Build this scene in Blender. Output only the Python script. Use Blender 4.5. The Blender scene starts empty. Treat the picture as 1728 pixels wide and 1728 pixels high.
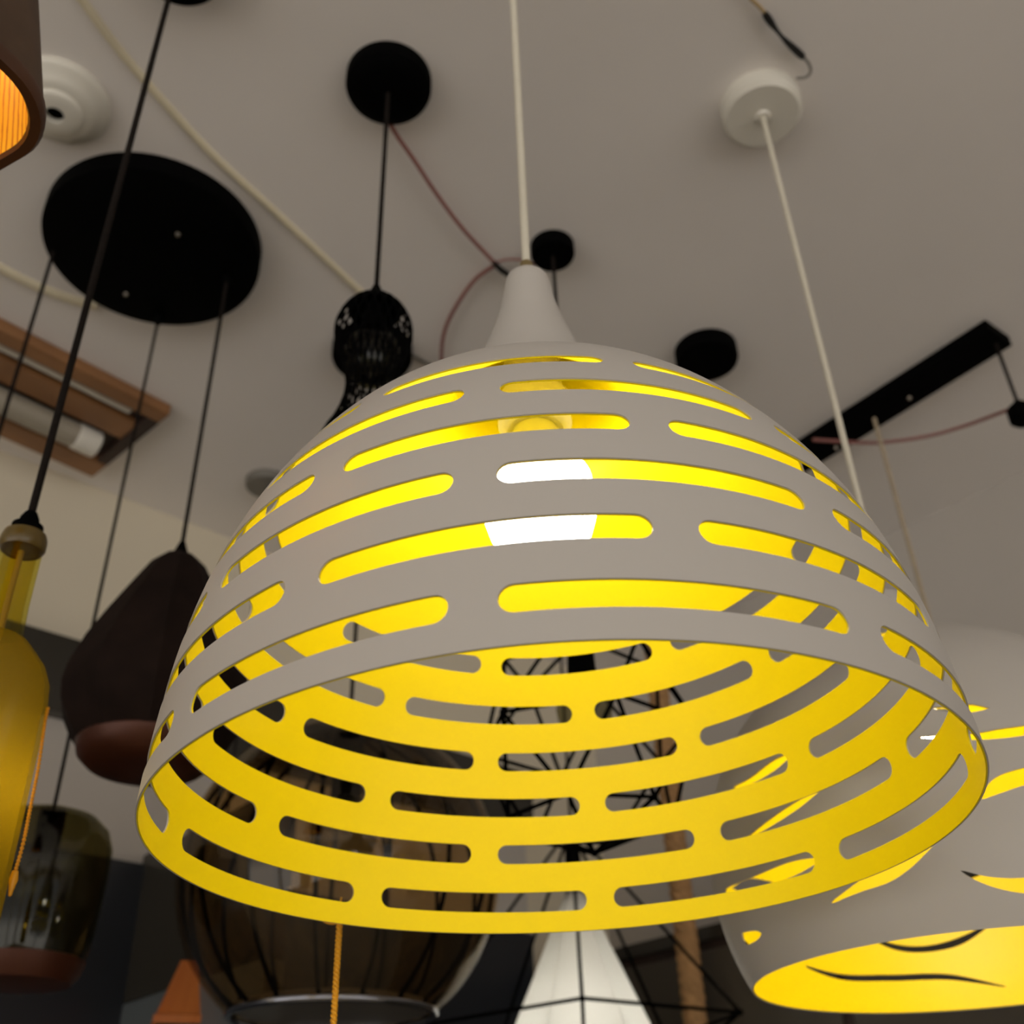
import bpy, bmesh, math, random
from mathutils import Vector, Matrix
random.seed(7)
C = bpy.context.scene.collection
PI = math.pi
Z0 = 1.5                      # camera height above the floor; all coordinates below are relative to the camera
F = 1809.1
RX = Vector((0.9994638895, 0.0181912121, -0.0272215594))     # image right
RY = Vector((-0.0327403954, 0.5553219304, -0.8309907461))    # image down
RZ = Vector((0.0, 0.8314364879, 0.5556198040))               # forward
HC = 1.1657                   # ceiling above the camera

# ---------------------------------------------------------------- geometry of the view (to measure positions)
def ray(x, y):
    a, b = (x - 864) / F, (y - 864) / F
    return RX * a + RY * b + RZ
def atz(x, y, z):
    d = ray(x, y); return d * (z / d.z)
def atd(x, y, depth):
    return ray(x, y) * depth
def proj(p):
    return (864 + F * p.dot(RX) / p.dot(RZ), 864 + F * p.dot(RY) / p.dot(RZ))
def zat(X, Y, ypix):
    lo, hi = -1.0, 1.3
    for _ in range(50):
        m = (lo + hi) / 2
        if proj(Vector((X, Y, m)))[1] > ypix: lo = m
        else: hi = m
    return (lo + hi) / 2
def onplane(x, y, n, c):
    d = ray(x, y); return d * (c / d.dot(n))
def mpp(X, Y, z):             # metres per pixel there
    return Vector((X, Y, z)).dot(RZ) / F

# ---------------------------------------------------------------- materials
def lin(c):
    return tuple(((v / 255) / 12.92 if v / 255 <= 0.04045 else ((v / 255 + 0.055) / 1.055) ** 2.4) for v in c)
def newmat(name):
    m = bpy.data.materials.new(name); m.use_nodes = True
    return m, m.node_tree.nodes, m.node_tree.links
def paint(name, rgb, rough=0.5, metal=0.0, spec=0.5, var=0.06, scale=20.0, bump=0.0, bscale=200.0, coat=0.0, coatr=.2, coati=1.5):
    m, N, L = newmat(name)
    b = N['Principled BSDF']
    c = lin(rgb)
    tc = N.new('ShaderNodeTexCoord'); no = N.new('ShaderNodeTexNoise')
    no.inputs['Scale'].default_value = scale; no.inputs['Detail'].default_value = 5
    L.new(tc.outputs['Object'], no.inputs['Vector'])
    rp = N.new('ShaderNodeValToRGB')
    rp.color_ramp.elements[0].position = 0.3; rp.color_ramp.elements[1].position = 0.7
    rp.color_ramp.elements[0].color = tuple(v * (1 - var) for v in c) + (1,)
    rp.color_ramp.elements[1].color = tuple(min(1, v * (1 + var)) for v in c) + (1,)
    L.new(no.outputs['Fac'], rp.inputs['Fac']); L.new(rp.outputs['Color'], b.inputs['Base Color'])
    b.inputs['Roughness'].default_value = rough; b.inputs['Metallic'].default_value = metal
    b.inputs['Specular IOR Level'].default_value = spec
    b.inputs['Coat Weight'].default_value = coat; b.inputs['Coat Roughness'].default_value = coatr; b.inputs['Coat IOR'].default_value = coati
    if bump:
        n2 = N.new('ShaderNodeTexNoise'); n2.inputs['Scale'].default_value = bscale; n2.inputs['Detail'].default_value = 4
        L.new(tc.outputs['Object'], n2.inputs['Vector'])
        bp = N.new('ShaderNodeBump'); bp.inputs['Strength'].default_value = bump; bp.inputs['Distance'].default_value = 0.002
        L.new(n2.outputs['Fac'], bp.inputs['Height']); L.new(bp.outputs['Normal'], b.inputs['Normal'])
    return m
def wood(name, c1, c2, rough=0.4, stretch=(6, 6, 0.6), scale=9, coat=0.0):
    m, N, L = newmat(name)
    b = N['Principled BSDF']
    tc = N.new('ShaderNodeTexCoord'); mp = N.new('ShaderNodeMapping'); mp.inputs['Scale'].default_value = stretch
    no = N.new('ShaderNodeTexNoise'); no.inputs['Scale'].default_value = scale; no.inputs['Detail'].default_value = 6
    no.inputs['Distortion'].default_value = 0.6
    rp = N.new('ShaderNodeValToRGB')
    rp.color_ramp.elements[0].position = 0.3; rp.color_ramp.elements[1].position = 0.7
    rp.color_ramp.elements[0].color = lin(c1) + (1,); rp.color_ramp.elements[1].color = lin(c2) + (1,)
    L.new(tc.outputs['Object'], mp.inputs['Vector']); L.new(mp.outputs['Vector'], no.inputs['Vector'])
    L.new(no.outputs['Fac'], rp.inputs['Fac']); L.new(rp.outputs['Color'], b.inputs['Base Color'])
    b.inputs['Roughness'].default_value = rough; b.inputs['Coat Weight'].default_value = coat
    return m
def glow(name, rgb, strength):
    m, N, L = newmat(name)
    b = N['Principled BSDF']; c = lin(rgb) + (1,)
    b.inputs['Base Color'].default_value = c
    b.inputs['Emission Color'].default_value = c; b.inputs['Emission Strength'].default_value = strength
    return m
def thinglass(name, tint, gloss=0.05, ior=1.45, maxf=0.3):
    m, N, L = newmat(name)
    N.remove(N['Principled BSDF'])
    out = N['Material Output']
    t = N.new('ShaderNodeBsdfTransparent'); t.inputs['Color'].default_value = tuple(tint) + (1,)
    g = N.new('ShaderNodeBsdfGlossy'); g.inputs['Roughness'].default_value = gloss
    fr = N.new('ShaderNodeLayerWeight'); fr.inputs['Blend'].default_value = 0.5
    pw = N.new('ShaderNodeMath'); pw.operation = 'POWER'; pw.inputs[1].default_value = 4.0
    ml = N.new('ShaderNodeMath'); ml.operation = 'MULTIPLY_ADD'; ml.inputs[1].default_value = maxf; ml.inputs[2].default_value = 0.03
    L.new(fr.outputs['Facing'], pw.inputs[0]); L.new(pw.outputs[0], ml.inputs[0])
    mx = N.new('ShaderNodeMixShader')
    L.new(ml.outputs[0], mx.inputs['Fac']); L.new(t.outputs[0], mx.inputs[1]); L.new(g.outputs[0], mx.inputs[2])
    L.new(mx.outputs[0], out.inputs['Surface'])
    return m
def frosted(name, rgb, trans=0.6, rough=0.5, clear=0.0, tint=(1, 1, 1)):
    m, N, L = newmat(name)
    N.remove(N['Principled BSDF'])
    out = N['Material Output']; c = lin(rgb) + (1,)
    d = N.new('ShaderNodeBsdfDiffuse'); d.inputs['Color'].default_value = c
    t = N.new('ShaderNodeBsdfTranslucent'); t.inputs['Color'].default_value = c
    mx = N.new('ShaderNodeMixShader'); mx.inputs['Fac'].default_value = trans
    g = N.new('ShaderNodeBsdfGlossy'); g.inputs['Roughness'].default_value = rough
    mx2 = N.new('ShaderNodeMixShader'); mx2.inputs['Fac'].default_value = 0.05
    L.new(d.outputs[0], mx.inputs[1]); L.new(t.outputs[0], mx.inputs[2])
    L.new(mx.outputs[0], mx2.inputs[1]); L.new(g.outputs[0], mx2.inputs[2])
    L.new(mx2.outputs[0], out.inputs['Surface'])
    if clear:
        tr = N.new('ShaderNodeBsdfTransparent'); tr.inputs['Color'].default_value = tuple(tint) + (1,)
        mx3 = N.new('ShaderNodeMixShader'); mx3.inputs['Fac'].default_value = clear
        L.new(mx2.outputs[0], mx3.inputs[1]); L.new(tr.outputs[0], mx3.inputs[2]); L.new(mx3.outputs[0], out.inputs['Surface'])
    return m

def reeds(name, c1, c2):
    m, N, L = newmat(name); b = N['Principled BSDF']
    tc = N.new('ShaderNodeTexCoord'); wv_ = N.new('ShaderNodeTexWave'); wv_.bands_direction = 'DIAGONAL'
    wv_.inputs['Scale'].default_value = 110; wv_.inputs['Distortion'].default_value = 1.5; wv_.inputs['Detail'].default_value = 2; wv_.inputs['Detail Scale'].default_value = 3
    mp = N.new('ShaderNodeMapping'); mp.inputs['Scale'].default_value = (1, -.75, 0)
    rp = N.new('ShaderNodeValToRGB'); rp.color_ramp.elements[0].position = 0.05; rp.color_ramp.elements[1].position = 0.3
    rp.color_ramp.elements[0].color = lin(c2) + (1,); rp.color_ramp.elements[1].color = lin(c1) + (1,)
    L.new(tc.outputs['Object'], mp.inputs['Vector']); L.new(mp.outputs['Vector'], wv_.inputs['Vector']); L.new(wv_.outputs['Fac'], rp.inputs['Fac']); L.new(rp.outputs['Color'], b.inputs['Base Color'])
    b.inputs['Roughness'].default_value = .5
    return m

M = dict(
    ceiling=paint('ceiling_paint', (236, 231, 226), 0.85, spec=0.2, var=0.05, scale=1.6, bump=0.05, bscale=60),
    cream=paint('cream_wall_paint', (222, 212, 190), 0.8, spec=0.2, var=0.03, scale=2),
    grey=paint('grey_wall_paint', (196, 190, 182), 0.8, spec=0.2, var=0.04, scale=2),
    floor=paint('beige_floor_tile', (222, 212, 196), 0.4, var=0.06, scale=3),
    white=paint('white_lacquer', (193, 188, 181), 0.42, spec=0.4, var=0.012, scale=6),
    yellow=paint('yellow_lacquer', (246, 223, 2), 0.4, spec=0.4, var=0.01, scale=6),
    plastic=paint('white_plastic', (224, 220, 208), 0.35, var=0.02),
    creamcord=paint('cream_cord', (214, 208, 190), 0.5, var=0.03, scale=60),
    black=paint('matt_black_metal', (4, 4, 4), 0.7, spec=0.03, var=0.1),
    blackcord=paint('black_fabric_cord', (28, 23, 20), 0.8, spec=0.1, var=0.25, scale=300),
    screw=paint('steel_screw', (190, 180, 165), 0.3, metal=0.9),
    redwire=paint('red_brown_wire', (140, 84, 76), 0.45, var=0.08),
    tanwire=paint('tan_wire', (176, 150, 104), 0.5),
    door=paint('dark_grey_brown_door', (74, 68, 58), 0.4, var=0.08, scale=3),
    tancord=paint('tan_cord', (176, 160, 134), 0.7, var=0.1, scale=80),
    tape=paint('black_tape', (14, 13, 13), 0.4),
    trunk=paint('cream_cable_trunking', (224, 214, 186), 0.5, var=0.04),
    copperwood=wood('copper_brown_wood', (128, 88, 54), (160, 114, 72), 0.4, (1, 1, 1), 6),
    orangewood=wood('orange_wood', (176, 92, 34), (206, 122, 52), 0.35, (8, 1, 1), 5),
    darkwood=wood('dark_brown_wood', (46, 32, 26), (64, 46, 38), 0.55, (1, 1, 6), 8),
    stone=paint('dark_brown_stoneware', (31, 21, 17), 0.8, spec=0.1, var=0.25, scale=28, bump=0.2, bscale=90),
    copper=paint('copper_bowl', (74, 36, 17), 0.4, metal=0.4, var=0.08),
    cabinet=paint('dark_olive_lacquer', (52, 49, 42), 0.22, spec=0.6, var=0.08, scale=3),
    navy=paint('dark_navy_panel', (36, 39, 45), 0.3, var=0.08, scale=3),
    rope=paint('jute_rope', (172, 134, 92), 0.85, spec=0.1, var=0.2, scale=90, bump=0.4, bscale=150),
    amber=thinglass('smoked_amber_glass', (0.86, 0.77, 0.62), 0.03, 1.35),
    smoke=thinglass('smoked_olive_glass', (0.60, 0.58, 0.44), 0.04, 1.4),
    bottle=frosted('frosted_yellow_green_glass', (186, 162, 44), 0.6, 0.3, 0.62, (.90, .84, .5)),
    bottleneck=thinglass('yellow_green_glass', (0.90, 0.84, 0.34), 0.04, 1.5),
    cork=paint('amber_glass_lip', (92, 74, 26), 0.3, var=0.2, scale=80),
    beads=paint('amber_bead_chain', (228, 160, 30), 0.4, var=0.1, scale=200),
    string=paint('yellow_twisted_string', (222, 160, 30), 0.6, var=0.12, scale=300),
    chrome=paint('polished_steel', (150, 152, 160), 0.15, metal=1.0),
    darkdisc=paint('dark_brushed_disc', (96, 92, 86), 0.35, metal=0.2, var=0.05),
    fabric=frosted('white_fabric_shade', (240, 239, 234), 0.5, 0.6),
    orangein=reeds('orange_reed_lining', (255, 206, 44), (205, 122, 20)),
    shadebrown=paint('dark_brown_shade', (82, 62, 46), 0.6, spec=0.2, var=0.2, scale=30),
    rimbrown=paint('brown_rim', (74, 42, 20), 0.4, spec=0.4, var=0.15, scale=30),
    greywire=paint('grey_wire', (120, 116, 108), 0.4),
    slate=paint('blue_grey_panel', (92, 98, 100), 0.35, var=0.08, scale=3),
    bulb3=glow('lit_cone_bulb', (255, 252, 246), 22.0),
    bulb=glow('lit_bulb', (255, 250, 238), 12.0),
    bulb2=glow('lit_amber_bulb', (255, 226, 150), 7.0),
    led=glow('lit_bottle_led', (255, 232, 120), 14.0),
    tube=paint('unlit_fluorescent_tube', (158, 150, 134), 0.3),
    brass=paint('aged_brass', (150, 132, 92), 0.4, metal=0.7),
)

# ---------------------------------------------------------------- mesh builder
class MB:
    def __init__(s): s.v = []; s.f = []; s.mi = []
    def add(s, vs, fs, mi=0):
        o = len(s.v); s.v += [Vector(p) for p in vs]
        s.f += [tuple(i + o for i in f) for f in fs]; s.mi += [mi] * len(fs)
    def lathe(s, c, prof, seg=48, loop=False, mi=0, axis=None, ovality=0):
        """revolve (r, z) about the vertical through c (or AXIS = three vectors ex, ey, n)"""
        ex, ey, n = axis or (Vector((1, 0, 0)), Vector((0, 1, 0)), Vector((0, 0, 1)))
        c = Vector(c) if len(c) == 3 else Vector((c[0], c[1], 0))
        vs = []; rings = []
        for r, z in prof:
            if r < 1e-7: rings.append([len(vs)]); vs.append(c + n * z)
            else:
                rings.append(list(range(len(vs), len(vs) + seg)))
                for k in range(seg):
                    a = 2 * PI * k / seg
                    vs.append(c + ex * (r * math.cos(a)) + ey * (r * math.sin(a)) + n * z)
        fs = []
        R = list(zip(rings, rings[1:] + ([rings[0]] if loop else [])))
        for A, B in R[:len(rings) if loop else len(rings) - 1]:
            if len(A) == 1 and len(B) == 1: continue
            for k in range(seg):
                k2 = (k + 1) % seg
                if len(A) == 1: fs.append((A[0], B[k2], B[k]))
                elif len(B) == 1: fs.append((A[k], A[k2], B[0]))
                else: fs.append((A[k], A[k2], B[k2], B[k]))
        s.add(vs, fs, mi)
        return s
    def tube(s, pts, r, seg=10, mi=0, smooth=0, closed=False):
        pts = [Vector(p) for p in pts]
        if smooth: pts = catmull(pts, smooth, closed)
        n = len(pts); vs = []; fs = []
        rr = r if callable(r) else (lambda t: r)
        up = None
        for i, p in enumerate(pts):
            if closed: d = pts[(i + 1) % n] - pts[i - 1]
            else: d = pts[min(i + 1, n - 1)] - pts[max(i - 1, 0)]
            d.normalize()
            if up is None:
                up = d.orthogonal().normalized()
            up = (up - d * up.dot(d)).normalized()
            sd = d.cross(up)
            q = rr(i / max(1, n - 1))
            for k in range(seg):
                a = 2 * PI * k / seg
                vs.append(p + up * (q * math.cos(a)) + sd * (q * math.sin(a)))
        for i in range(n if closed else n - 1):
            j = (i + 1) % n
            for k in range(seg):
                k2 = (k + 1) % seg
                fs.append((i * seg + k, i * seg + k2, j * seg + k2, j * seg + k))
        if not closed:
            fs.append(tuple(range(seg - 1, -1, -1))); fs.append(tuple(range((n - 1) * seg, n * seg)))
        s.add(vs, fs, mi); return s
    def box(s, c, ax, ay, az, mi=0):
        c, ax, ay, az = Vector(c), Vector(ax), Vector(ay), Vector(az)
        vs = [c + ax * i + ay * j + az * k for i in (-1, 1) for j in (-1, 1) for k in (-1, 1)]
        fs = [(0, 1, 3, 2), (4, 6, 7, 5), (0, 4, 5, 1), (2, 3, 7, 6), (0, 2, 6, 4), (1, 5, 7, 3)]
        s.add(vs, fs, mi); return s
    def sphere(s, c, r, seg=24, squash=1.0, mi=0):
        k = seg // 2
        return s.lathe(c, [(r * math.sin(PI * i / k), -squash * r * math.cos(PI * i / k)) for i in range(k + 1)], seg, mi=mi)
    def link(s, name, mat, parent=None, bevel=0, angle=40, fixn=True):
        me = bpy.data.meshes.new(name)
        sh = Vector((0, 0, Z0)); base = Vector(parent['_base']) if parent is not None else Vector((0, 0, 0))
        me.from_pydata([tuple(p + sh - base) for p in s.v], [], s.f)
        for m in (mat if isinstance(mat, (list, tuple)) else [mat]): me.materials.append(m)
        for p, i in zip(me.polygons, s.mi): p.material_index = i; p.use_smooth = True
        if fixn:
            bm = bmesh.new(); bm.from_mesh(me); bmesh.ops.recalc_face_normals(bm, faces=bm.faces); bm.to_mesh(me); bm.free()
        me.set_sharp_from_angle(angle=math.radians(angle))
        o = bpy.data.objects.new(name, me); C.objects.link(o)
        if parent is not None: o.parent = parent['_root'] if '_root' in parent else parent
        if bevel:
            b = o.modifiers.new('bevel', 'BEVEL'); b.width = bevel; b.segments = 3; b.limit_method = 'ANGLE'
        return o
def catmull(P, k, closed=False):
    n = len(P); out = []
    g = (lambda i: P[i % n]) if closed else (lambda i: P[min(max(i, 0), n - 1)])
    for i in range(n if closed else n - 1):
        a, b, c, d = g(i - 1), g(i), g(i + 1), g(i + 2)
        for j in range(k):
            t = j / k
            out.append(0.5 * ((2 * b) + (c - a) * t + (2 * a - 5 * b + 4 * c - d) * t * t + (3 * b - a - 3 * c + d) * t ** 3))
    if not closed: out.append(P[-1].copy())
    return out
BASES = {}
class Ref(dict):
    pass
def thing(name, label, cat, base, group=None):
    o = bpy.data.objects.new(name, None); C.objects.link(o)
    o.empty_display_size = 0.05
    b = Vector(base) + Vector((0, 0, Z0)); o.location = b
    o['label'] = label; o['category'] = cat
    if group: o['group'] = group
    r = Ref(); r['_base'] = tuple(b); r['_root'] = o
    return r
def sub(o, parent_ref):       # reference for a sub-part whose parent is a part
    r = Ref(); r['_base'] = parent_ref['_base']; r['_root'] = o
    return r
def tag(o, label, cat, group=None):
    o['label'] = label; o['category'] = cat
    if group: o['group'] = group
    return o
def struct(o):
    o['kind'] = 'structure'; return o

# ---------------------------------------------------------------- the room (turned about 43 degrees to the view)
U = Vector((0.731, 0.682, 0.0)); W = Vector((-0.682, 0.731, 0.0)); UP = Vector((0, 0, 1))
RWALL, LWALL = 1.845, 1.707          # distance of the right wall along U, of the left wall along W
K = U * RWALL + W * LWALL
LEN = 5.2
mid = K - U * LEN / 2 - W * LEN / 2
def slab(name, c, a, b, d, mat): return struct(MB().box(c, a, b, d).link(name, mat))
slab('floor', mid + UP * (-Z0 - 0.05), U * (LEN / 2 + .1), W * (LEN / 2 + .1), UP * 0.05, M['floor'])
slab('ceiling', mid + UP * (HC + 0.05), U * (LEN / 2 + .1), W * (LEN / 2 + .1), UP * 0.05, M['ceiling'])
hm = (HC - Z0) / 2; hh = (HC + Z0) / 2
slab('wall_left', K - U * LEN / 2 + W * 0.05 + UP * hm, U * (LEN / 2), W * 0.05, UP * hh, M['cream'])
slab('wall_right', K - W * LEN / 2 + U * 0.05 + UP * hm, W * (LEN / 2), U * 0.05, UP * hh, M['grey'])
# the shop front behind and beside the camera: sill, header and posts with open bays
def shopfront(name, c0, along, out):
    m = MB()
    m.box(c0 + along * (LEN / 2) + UP * (-Z0 + 0.1), along * (LEN / 2), out * 0.05, UP * 0.1)
    m.box(c0 + along * (LEN / 2) + UP * (HC - 0.08), along * (LEN / 2), out * 0.05, UP * 0.08)
    for k in range(4):
        m.box(c0 + along * (0.05 + k * (LEN - 0.1) / 3) + UP * hm, along * 0.05, out * 0.05, UP * hh)
    return struct(m.link(name, M['cream']))
shopfront('wall_front', K - U * LEN - U * .05, -W, U)
shopfront('wall_back', K - W * LEN - W * .05, -U, W)

# left wall: dark rail under the cream, grey panel, dark cabinet standing in front of it
def lw(x, y, off=0.0): return onplane(x, y, W, LWALL - off)
zr1 = lw(110, 1093).z; zr2 = lw(150, 1232).z
cen = (lw(150, 1100).dot(U)); Lr = 1.6
rail = MB().box(W * (LWALL - 0.02) + U * (cen - 0.6) + UP * ((zr1 + zr2) / 2), U * Lr, W * 0.02, UP * ((zr1 - zr2) / 2)).link('trim_1', M['cabinet'])
struct(rail)
zr3 = lw(150, 1450).z
lowp = MB().box(W * (LWALL - 0.006) + U * (cen - 0.6) + UP * ((zr2 + zr3) / 2), U * Lr, W * 0.006, UP * ((zr2 - zr3) / 2)).link('trim_2', M['grey'])
struct(MB().box(W * (LWALL - 0.012) + U * (cen - 0.6) + UP * ((zr3 - Z0) / 2), U * Lr, W * 0.012, UP * ((zr3 + Z0) / 2)).link('trim_3', M['navy']))
struct(lowp)

# ---------------------------------------------------------------- main lamp: slotted white dome, yellow inside
MC = Vector((0.01751, 0.52952, 0.16259)); MN = Vector((-0.00373, 0.02632, 0.99965)).normalized()
MX = (Vector((1, 0, 0)) - MN * MN.x).normalized(); MY = MN.cross(MX)
DEF = (0.02282, -0.01542, -0.00191, 0.01772, 0.00293, -0.00177)
ROWZ = [.0190, .0496, .0801, .1104, .1407, .1711]; ROWR = [.1992, .1964, .1919, .1846, .1735, .1574]
PROF = [(.2, 0)] + list(zip(ROWR, ROWZ)) + [(.137, .2), (.112, .2255), (.083, .2475), (.059, .268), (.042, .297), (.0285, .333), (.0205, .362), (.0165, .386)]
def make_profile(prof, k=24):
    pts = catmull([Vector((r, z, 0)) for r, z in prof], k)
    t = [0.0]
    for a, b in zip(pts, pts[1:]): t.append(t[-1] + (b - a).length)
    def at(x):
        x = min(max(x, 0), t[-1]); lo, hi = 0, len(t) - 1
        while hi - lo > 1:
            m = (lo + hi) // 2
            if t[m] <= x: lo = m
            else: hi = m
        q = (x - t[lo]) / (t[hi] - t[lo]); p = pts[lo].lerp(pts[hi], q); return p.x, p.y
    return at, t[-1], [t[i * k] for i in range(len(prof))]
pat, TLEN, TK = make_profile(PROF)
def msurf(th, t):
    r, z = pat(t); k = max(0.0, 1 - z / 0.2)
    e = 1 + k * (DEF[0] * math.cos(2 * th) + DEF[1] * math.sin(2 * th) + DEF[2] * math.cos(3 * th) + DEF[3] * math.sin(3 * th))
    w = k * 0.2 * (DEF[4] * math.cos(2 * th) + DEF[5] * math.sin(2 * th))
    return MC + MX * (r * e * math.cos(th)) + MY * (r * e * math.sin(th)) + MN * (z + w)
def normal_of(S, th, t):
    a = S(th + 1e-3, t) - S(th - 1e-3, t); b = S(th, t + 1e-4) - S(th, max(0, t - 1e-4))
    return a.cross(b).normalized()
def shell(S, P2, faces, o1, o2):
    """solid sheet between the offsets o1 and o2 along the normal of the surface S, over the flat mesh (P2, faces)"""
    nv = len(P2); N_ = [normal_of(S, *p) for p in P2]; B = [S(*p) for p in P2]
    vs = [b + n * o1 for b, n in zip(B, N_)] + [b + n * o2 for b, n in zip(B, N_)]
    fs = list(faces) + [tuple(i + nv for i in reversed(f)) for f in faces]
    cnt = {}
    for f in faces:
        for a, b in zip(f, f[1:] + f[:1]): cnt[(a, b)] = cnt.get((a, b), 0) + 1
    for (a, b) in cnt:
        if (b, a) not in cnt: fs.append((b, a, a + nv, b + nv))
    m = MB(); m.add(vs, fs); return m
def slotted(phase, ncell, rows_t, hg, half, tend):
    n, mseg = 36, 10
    P2, idx, faces = [], {}, []
    def V(th, t):
        th %= 2 * PI
        k = (round(th * 2e5) % round(2 * PI * 2e5), round(t * 1e6))
        if k not in idx: idx[k] = len(P2); P2.append((th, t))
        return idx[k]
    bounds = [0.0] + [(a + b) / 2 for a, b in zip(rows_t, rows_t[1:])] + [rows_t[-1] * 1.5 - rows_t[-2] * .5]
    cw = 2 * PI / ncell; step = cw / n
    for i, tr in enumerate(rows_t):
        lo, hi = bounds[i], bounds[i + 1]; r = pat(tr)[0]
        hw = half / r; Ls = cw / 2 - hg - hw
        for c in range(ncell):
            th0 = phase + (c + 0.5 * (i % 2)) * cw
            outer, inner = [], []
            for j in range(n + 1):
                q = -1 + 2 * j / n; outer.append((q * cw / 2, lo)); inner.append((q * Ls, tr - half))
            for j in range(1, mseg):
                outer.append((cw / 2, lo + (hi - lo) * j / mseg)); a = -PI / 2 + PI * j / mseg
                inner.append((Ls + hw * math.cos(a), tr + half * math.sin(a)))
            for j in range(n + 1):
                q = 1 - 2 * j / n; outer.append((q * cw / 2, hi)); inner.append((q * Ls, tr + half))
            for j in range(1, mseg):
                outer.append((-cw / 2, hi - (hi - lo) * j / mseg)); a = PI / 2 + PI * j / mseg
                inner.append((-Ls + hw * math.cos(a), tr + half * math.sin(a)))
            rings = []
            for q in (0, .5, 1):
                rings.append([V(th0 + o[0] + (p[0] - o[0]) * q, o[1] + (p[1] - o[1]) * q) for o, p in zip(outer, inner)])
            for A, B in zip(rings, rings[1:]):
                m_ = len(A)
                for k in range(m_):
                    k2 = (k + 1) % m_; faces.append((A[k], A[k2], B[k2], B[k]))
    ts = [bounds[-1] + (tend - bounds[-1]) * j / 40 for j in range(41)]
    for a, b in zip(ts, ts[1:]):
        for j in range(n * ncell):
            x0 = phase + (j + (n / 2 if False else 0)) * step; x1 = x0 + step
            faces.append((V(x0, a), V(x1, a), V(x1, b), V(x0, b)))
    return P2, faces
rows_t = TK[1:7]
PH = 0.025882 + math.radians(124 + 22.5)
P2, FC = slotted(PH, 8, rows_t, math.radians(2.64), 0.0062, TLEN)
NECK = MC + MN * 0.386
main = thing('pendant_lamp', 'large white dome pendant lamp with yellow inside and rows of rounded slots', 'pendant lamp', NECK)
shade = shell(msurf, P2, FC, 0.0, -0.0007).link('shade', M['white'], main, fixn=False)
lining = shell(msurf, P2, FC, -0.00072, -0.0015).link('shade_lining', M['yellow'], main, fixn=False); lining['label'] = 'yellow inside of the shade'
ax = (MX, MY, MN)
MB().lathe(MC, [(.0163, .3855), (.0160, .390), (.0148, .3945), (.012, .397), (.0045, .3985), (.0, .3985)], 40, axis=ax).link('neck_cap', M['white'], main)
MB().lathe(MC, [(0, .3985), (.0052, .3985), (.0052, .408), (.0045, .412), (0, .412)], 24, axis=ax).link('cord_grip', M['brass'], main)
top = MC + MN * 0.411
MB().tube([top, (top.x, top.y, HC - 0.026)], 0.0032, 12).link('cord', M['creamcord'], main)
MB().lathe((top.x, top.y), [(0, HC - .027), (.046, HC - .027), (.05, HC - .023), (.05, HC), (0, HC)], 48).link('canopy', M['plastic'], main)
so = MB().lathe(MC, [(.0, .335), (.016, .335), (.019, .330), (.019, .285), (.0235, .282), (.0235, .262), (.018, .256), (0, .256)], 40, axis=ax).link('socket', M['plastic'], main)
bl = MB().lathe(MC, [(.0268, .2295), (.0325, .217), (.0345, .202), (.0335, .190), (.030, .178), (.022, .168), (.010, .1635), (0, .163)], 40, axis=ax).link('bulb', M['bulb'], main)
MB().lathe(MC, [(0, .262), (.0135, .262), (.0145, .255), (.020, .244), (.0268, .230), (0, .2298)], 40, axis=ax).link('bulb_base', M['plastic'], main)
# ---- the yellow string knotted round the far rim
q0 = atd(576, 1517, 0.684); q1 = atd(573, 1556, 0.690)
zb = zat(q1.x, q1.y, 1760)
m = MB()
def twisted(m, pts, r, pitch):
    pts = [Vector(p) for p in pts]; n = len(pts)
    for s in (0, PI):
        P = []
        L0 = 0
        for i, p in enumerate(pts):
            if i: L0 += (p - pts[i - 1]).length
            a = L0 / pitch * 2 * PI + s
            P.append(p + Vector((math.cos(a), math.sin(a), 0)) * r * 0.6)
        m.tube(P, r * 0.72, 6)
npt = 160
twisted(m, [q1.lerp(Vector((q1.x, q1.y, zb)), i / npt) + UP * 0 for i in range(npt + 1)], 0.00165, 0.0055)
m.tube([q0 + UP * .001, q0.lerp(q1, .5) + Vector((0, -.0035, 0)), q1 + Vector((0, -.003, .003)), q1], 0.0007, 6, smooth=6)
m.sphere(q1 + Vector((0, 0, .0005)), 0.0026, 12, 1.2)
m.tube([q1, q1 + Vector((-.005, -.001, -.001)), q1 + Vector((-.010, .001, .001)), q1 + Vector((-.012, 0, .003))], 0.0008, 6, smooth=5)
tag(m.link('string', M['string']), 'yellow twisted string knotted through the rim of the slotted white dome lamp', 'string')

# ---------------------------------------------------------------- second lamp: white globe, yellow inside, curved cuts
cp = atz(1287, 197, HC - 0.025); LX, LY = cp.x, cp.y
R2 = 0.182
LZ = zat(LX, LY, 1452)
CEN2 = Vector((LX, LY, LZ))
ZB = -0.083                                     # the opening, below the centre
a0 = math.acos(ZB / R2 * -1)
def s2(th, t):                                  # t = angle from the opening upwards times radius
    a = a0 + t / R2
    a = min(a, PI - 0.02)
    return CEN2 + Vector((R2 * math.sin(a) * math.cos(th), R2 * math.sin(a) * math.sin(th), -R2 * math.cos(a)))
def inv2(x, y, far=False):                      # pixel -> (th, t) on the globe
    d = ray(x, y).normalized(); b = d.dot(CEN2); c = CEN2.length_squared - R2 * R2
    D = max(0.0, b * b - c); tt = b + (1 if far else -1) * math.sqrt(D); v = d * tt - CEN2
    a = math.acos(max(-1, min(1, -v.z / R2)))
    return math.atan2(v.y, v.x), (a - a0) * R2
TEND = (PI - 0.16 - a0) * R2
NCOL = 420; dth = 2 * PI / NCOL
cuts = []
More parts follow.
